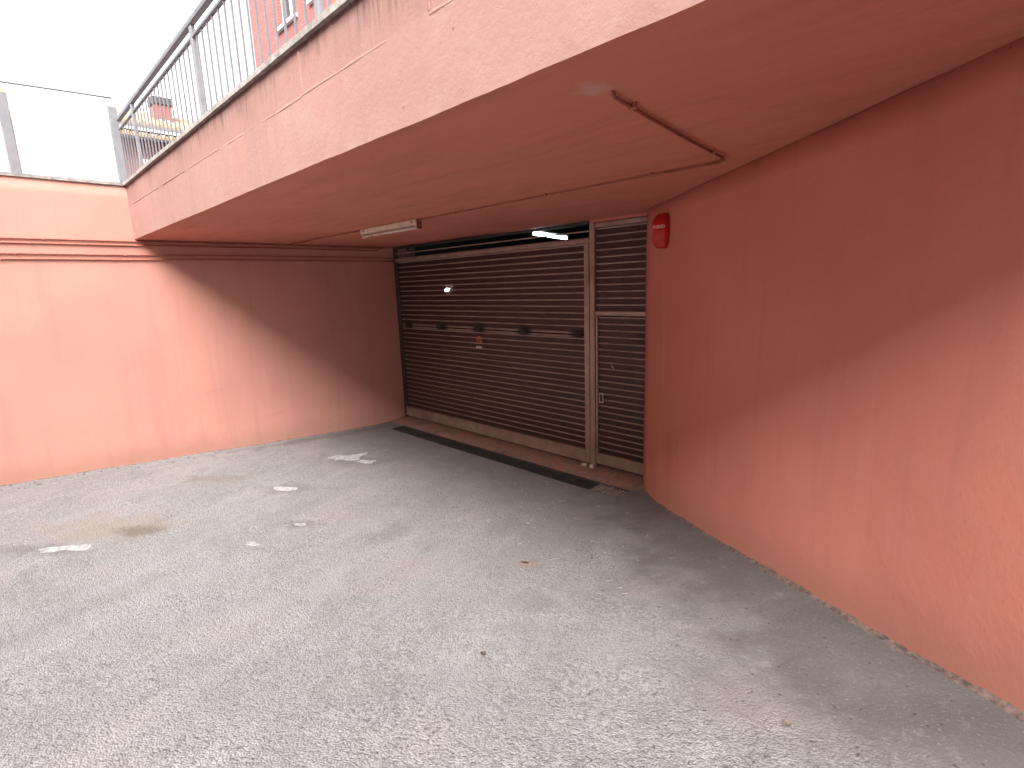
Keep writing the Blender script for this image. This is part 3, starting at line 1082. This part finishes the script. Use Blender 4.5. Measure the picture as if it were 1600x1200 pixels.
# glazed balustrade over the left wall
gl = thing('panel_balustrade', 'white frosted panel balustrade with flat grey posts above the left wall', 'railing', (-.06, -5, ZT))
for y, top in ((-3.885, 4.735), (-4.885, 4.690), (-5.885, 4.69), (-6.885, 4.69)):
    p_ = part('post', box(-.075, -.045, y - .045, y + .045, ZT + .037, top, .004), M['rail2'], gl)
    o = obj('handrail_pin', tube([(-.06, y, top), (-.06, y, 4.80)], .005, 6), M['white'], None, True)
    o.parent = p_
for y0, y1 in ((-4.835, -3.935), (-5.835, -4.935), (-6.835, -5.935)):
    part('frosted_panel', box(-.066, -.054, y0, y1, ZT + .05, 4.70, .002), M['frosted'], gl)
part('handrail', tube([(-.06, -3.875 - i * .25, 4.835 - .030 * (i * .25) - .010 * (i * .25) ** 2) for i in range(13)], .011, 8), M['rail'], gl, True)

# ------------------------------------------------------------------ brick building over the garage
bb = thing('brick_building', 'pink-red brick building standing behind the deck railing', 'building', (3, .35, SZ))
BY = .30


def facade(x0, x1, z0, z1, y0, y1, holes):
    """front wall built as blocks around its openings"""
    b_ = bmesh.new()
    xs_ = sorted(set([x0, x1] + [h_[0] for h_ in holes] + [h_[1] for h_ in holes]))
    zs_ = sorted(set([z0, z1] + [h_[2] for h_ in holes] + [h_[3] for h_ in holes]))
    for i in range(len(xs_) - 1):
        for j in range(len(zs_) - 1):
            cx, cz = (xs_[i] + xs_[i + 1]) / 2, (zs_[j] + zs_[j + 1]) / 2
            if any(h_[0] < cx < h_[1] and h_[2] < cz < h_[3] for h_ in holes):
                continue
            box(xs_[i], xs_[i + 1], y0, y1, zs_[j], zs_[j + 1], 0, 1, b_)
    bmesh.ops.remove_doubles(b_, verts=b_.verts, dist=.0005)
    seen = {}
    for f_ in list(b_.faces):
        key = tuple(sorted(v.index for v in f_.verts))
        seen.setdefault(key, []).append(f_)
    kill = [f_ for fl in seen.values() if len(fl) > 1 for f_ in fl]
    if kill:
        bmesh.ops.delete(b_, geom=kill, context='FACES_ONLY')
    return b_


wins = [(-4.40, -3.50, 8.24, 9.7), (-2.80, -1.90, 8.24, 9.7), (.4, 1.6, 8.24, 9.7), (3.0, 4.2, 8.24, 9.7)]
bm = facade(-5.95, 12, 3.80, 13.5, BY, BY + .3, wins)
part('wall', bm, M['brick'], bb)
part('gable_wall', box(-5.95, -5.65, BY + .3005, 9, SZ, 13.5), M['brick'], bb)
part('roof', box(-6.2, 12.2, BY - .25, 9.2, 13.501, 13.75), M['concrete'], bb)
for (x0, x1, z0, z1) in wins:
    w_ = part('window', box(x0, x1, BY + .14, BY + .16, z0, z1), M['glass'], bb)
    for fb in (box(x0, x0 + .07, BY + .10, BY + .139, z0, z1), box(x1 - .07, x1, BY + .10, BY + .139, z0, z1), box((x0 + x1) / 2 - .04, (x0 + x1) / 2 + .04, BY + .10, BY + .139, z0, z1)):
        o = obj('frame', fb, M['white'])
        o.parent = w_
    o = obj('sill', box(x0 - .06, x1 + .06, BY - .07, BY + .13, z0 - .07, z0 - .002), M['white'])
    o.parent = w_

# ------------------------------------------------------------------ house across the street
hs_ = thing('tiled_house', 'distant house with yellowish tiled roof and chimney behind the railing', 'house', (-14, 1, SZ))
part('wall', box(-18, -12.35, -4.2, 7.0, SZ, 7.30), M['pinkwall'], hs_)
part('clerestory_wall', box(-17, -12.75, -4.2, 7.0, 7.301, 7.72), M['greywall'], hs_)


def roof_slope(y0, y1, xe, ze, xr, zr, rows):
    """barrel tiles laid in columns down the slope"""
    b_ = bmesh.new()
    kk = int((y1 - y0) / .24)
    for i in range(kk):
        ya = y0 + (y1 - y0) * i / kk
        yb = y0 + (y1 - y0) * (i + 1) / kk
        prof = [(ya, 0.0), (lerp(ya, yb, .25), .05), (lerp(ya, yb, .5), .07), (lerp(ya, yb, .75), .05), (yb, 0.0)]
        A_ = [b_.verts.new((xe, y, ze + h_)) for y, h_ in prof]
        B_ = [b_.verts.new((xr, y, zr + h_)) for y, h_ in prof]
        C_ = [b_.verts.new((xe, y, ze - .05)) for y in (ya, yb)]
        for q_ in range(4):
            b_.faces.new((A_[q_], A_[q_ + 1], B_[q_ + 1], B_[q_]))
        b_.faces.new((C_[0], C_[1], A_[4], A_[3], A_[2], A_[1], A_[0]))
    bmesh.ops.recalc_face_normals(b_, faces=b_.faces)
    return b_


part('roof', roof_slope(-4.4, 7.2, -11.85, 7.36, -12.75, 7.62, 4), M['roof'], hs_)
ur = part('roof', roof_slope(-4.4, 7.2, -12.30, 7.82, -14.2, 8.66, 6), M['roof'], hs_)
part('eave', box(-12.34, -12.28, -4.4, 7.2, 7.70, 7.79), M['greywall'], hs_)
part('eave', box(-11.90, -11.86, -4.4, 7.2, 7.24, 7.305), M['chim'], hs_)
ch = part('chimney', box(-13.85, -13.3, -.29, .22, 8.1, 8.80), M['chimbrick'], hs_)
o = obj('chimney_cap', box(-13.9, -13.25, -.34, .27, 8.801, 9.02), M['chim'])
o.parent = ch
for y in (-1.15, .05, 1.6):
    w_ = part('window', box(-12.349, -12.30, y, y + .8, 5.3, 6.75), M['white'], hs_)

# ------------------------------------------------------------------ bare mortar patches in the asphalt


def patch(cx, cy, r, seed, label, stretch=1.0, ang_=0.0, lobes=.35, dz=.004):
    b_ = bmesh.new()
    kk = 64
    ctr = b_.verts.new((0, 0, gsurf(cx, cy) + dz + .001))
    ring, low = [], []
    for i in range(kk):
        a_ = 2 * pi * i / kk
        q_ = Vector((cos(a_) * 1.2 + seed, sin(a_) * 1.2, seed * .37))
        rr_ = r * max(.25, 1 + lobes * 2.4 * noise.noise(q_) + .34 * noise.noise(q_ * 2.6) + .13 * noise.noise(q_ * 8))
        u, v = rr_ * cos(a_) * stretch, rr_ * sin(a_)
        dx, dy = u * cos(ang_) - v * sin(ang_), u * sin(ang_) + v * cos(ang_)
        ring.append(b_.verts.new((dx, dy, gsurf(cx + dx, cy + dy) + dz)))
        low.append(b_.verts.new((dx * 1.03, dy * 1.03, gsurf(cx + dx, cy + dy) - .01)))
    for i in range(kk):
        j = (i + 1) % kk
        b_.faces.new((ctr, ring[i], ring[j]))
        b_.faces.new((ring[i], low[i], low[j], ring[j]))
    bmesh.ops.recalc_face_normals(b_, faces=b_.faces)
    for v in b_.verts:
        v.co.z -= gsurf(cx, cy)
    o_ = obj('mortar_patch', b_, M['mortar'])
    o_.location = (cx, cy, gsurf(cx, cy))
    return tag(o_, label, 'patch', 'pale patches in the asphalt')


patch(1.52, -2.05, .125, 2.3, 'largest pale ragged mortar patch in the asphalt, near the drain end', 2.3, 1.45, .5)
patch(1.88, -1.94, .075, 5.1, 'small pale mortar patch touching the largest one', 1.5, .9, .3)
patch(2.26, -3.225, .060, 8.2, 'bright white pointed patch in the middle of the asphalt', 2.1, .75, .3)
patch(2.685, -5.22, .066, 11.7, 'pale slanted patch at the left beside the brown silt', 2.2, 1.15, .3)
patch(3.457, -3.562, .032, 15.2, 'tiny oval pale patch in a dark ring', 1.9, .75, .25)
patch(3.63, -4.065, .036, 18.9, 'faint small pale patch left of the tiny oval one', 1.4, .6, .5)

# ------------------------------------------------------------------ dry leaves and litter


def leaf(cx, cy, ln, wd, ang_, label, seed):
    b_ = bmesh.new()
    pts = [(-.5, 0), (-.25, .42), (.1, .5), (.38, .25), (.5, 0), (.36, -.28), (.05, -.48), (-.28, -.4)]
    z0 = gsurf(cx, cy)
    up_, mid_ = [], []
    rnd = random.Random(seed)
    for u, v in pts:
        x_l, y_l = u * ln, v * wd
        dx, dy = x_l * cos(ang_) - y_l * sin(ang_), x_l * sin(ang_) + y_l * cos(ang_)
        up_.append(b_.verts.new((dx, dy, .010 + abs(v) * .022 + rnd.uniform(0, .006))))
    c0 = b_.verts.new((0, 0, .008))
    for i in range(8):
        b_.faces.new((c0, up_[i], up_[(i + 1) % 8]))
    bmesh.ops.solidify(b_, geom=b_.faces[:], thickness=.0008)
    o_ = obj('dry_leaf', b_, M['leaf'])
    o_.location = (cx, cy, z0)
    return tag(o_, label, 'leaf', 'dry leaves on the driveway')


leaf(5.685, -2.73, .075, .035, .6, 'small curled brown leaf in the middle of the driveway', 1)
leaf(6.442, -3.853, .040, .026, 2.1, 'small tan leaf on the rough asphalt in the foreground', 2)
leaf(7.81, -3.559, .034, .024, 1.0, 'small tan leaf in the lower right foreground', 3)
leaf(6.05, -2.35, .060, .020, 2.6, 'light curled leaf among straw bits toward the right wall', 4)

litter = bmesh.new()
lit_dark = bmesh.new()
rnd = random.Random(21)


def bit(b_, cx, cy, ln, r_, a_, lift=.004):
    p = Vector((cx - cos(a_) * ln / 2, cy - sin(a_) * ln / 2, 0))
    q = Vector((cx + cos(a_) * ln / 2, cy + sin(a_) * ln / 2, 0))
    m_ = (p + q) / 2 + Vector((-sin(a_), cos(a_), 0)) * ln * rnd.uniform(-.12, .12)
    for v in (p, q, m_):
        v.z = gsurf(v.x, v.y) + lift
    m_.z += .002
    tube([p, m_, q], r_, 5, b_)


for _ in range(42):
    u = rnd.random()
    # a loose drift of straw and chips parallel to the right wall
    s = rnd.uniform(.2, 3.0)
    off = rnd.gauss(.95, .32)
    p = P0 + RD * s + RN * max(.15, off)
    bit(litter, p.x, p.y, rnd.uniform(.012, .05), rnd.uniform(.0016, .003), rnd.uniform(0, pi))
for _ in range(26):
    p = Vector((rnd.uniform(.6, 5.3), rnd.uniform(-1.6, -.72), 0))
    bit(litter, p.x, p.y, rnd.uniform(.010, .03), rnd.uniform(.002, .004), rnd.uniform(0, pi))
for _ in range(14):
    p = Vector((rnd.uniform(.4, 5.2), rnd.uniform(-.37, -.10), 0))
    z_s = lerp(-.047, -.004, (p.y + .39) / .44)
    q = Vector((rnd.uniform(.01, .025), rnd.uniform(-.01, .01), 0))
    tube([(p.x, p.y, z_s + .004), (p.x + q.x, p.y + q.y, z_s + .005)], .003, 5, litter)
for _ in range(230):
    s = rnd.uniform(-.2, 5.0)
    off = abs(rnd.gauss(.0, .9)) + .05
    p = P0 + RD * s + RN * off
    if p.y > -.7:
        continue
    bit(lit_dark, p.x, p.y, rnd.uniform(.004, .020), rnd.uniform(.0012, .0036), rnd.uniform(0, pi), .001)
for _ in range(60):
    bit(lit_dark, rnd.uniform(.05, .30), rnd.uniform(-6, -.7), rnd.uniform(.006, .03), rnd.uniform(.003, .006), rnd.uniform(0, pi), .002)
tag(obj('straw_litter', litter, M['straw']), 'scattered pale straw and chips on the cement by the right wall', 'litter', kind='stuff')
tag(obj('dark_grit', lit_dark, M['darkbit']), 'dark crumbs of grit along the wall bases', 'grit', kind='stuff')

# ------------------------------------------------------------------ loose stones on the worn asphalt
st_ = bmesh.new()
for _ in range(2600):
    x = rnd.uniform(2.0, 8.3)
    y = rnd.uniform(-5.7, -2.2)
    if (Vector((x, y, 0)) - P0).dot(RN) < .9:
        continue
    r_ = rnd.choice((.0025, .003, .0035, .004, .005))
    z = gsurf(x, y)
    vs = [st_.verts.new((x + r_ * rnd.uniform(.6, 1.3) * dx, y + r_ * rnd.uniform(.6, 1.3) * dy, z + r_ * dz_)) for dx, dy, dz_ in ((1, 0, .3), (0, 1, .3), (-1, 0, .3), (0, -1, .3), (0, 0, 1.1))]
    for i in range(4):
        st_.faces.new((vs[i], vs[(i + 1) % 4], vs[4]))
M['stone'] = simple('loose chippings', (.22, .215, .21), .95, 0, .35, 90, .2)
tag(obj('loose_chippings', st_, M['stone']), 'tiny loose grey chippings on the asphalt', 'gravel', kind='stuff')

# ------------------------------------------------------------------ building on the far side of the street, behind the viewer
ob = thing('apartment_block', 'beige apartment block facing the sunken driveway from across the street', 'building', (6, -18, SZ))
part('wall', box(-12, 26, -30, -18, SZ, 13.5), M['beige'], ob)
part('roof', box(-12.3, 26.3, -30.3, -17.7, 13.501, 13.8), M['concrete'], ob)
for i in range(9):
    for z in (5.2, 8.3, 11.3):
        part('window', box(-9 + i * 4, -7.6 + i * 4, -17.999, -17.95, z, z + 1.5), M['glass'], ob)
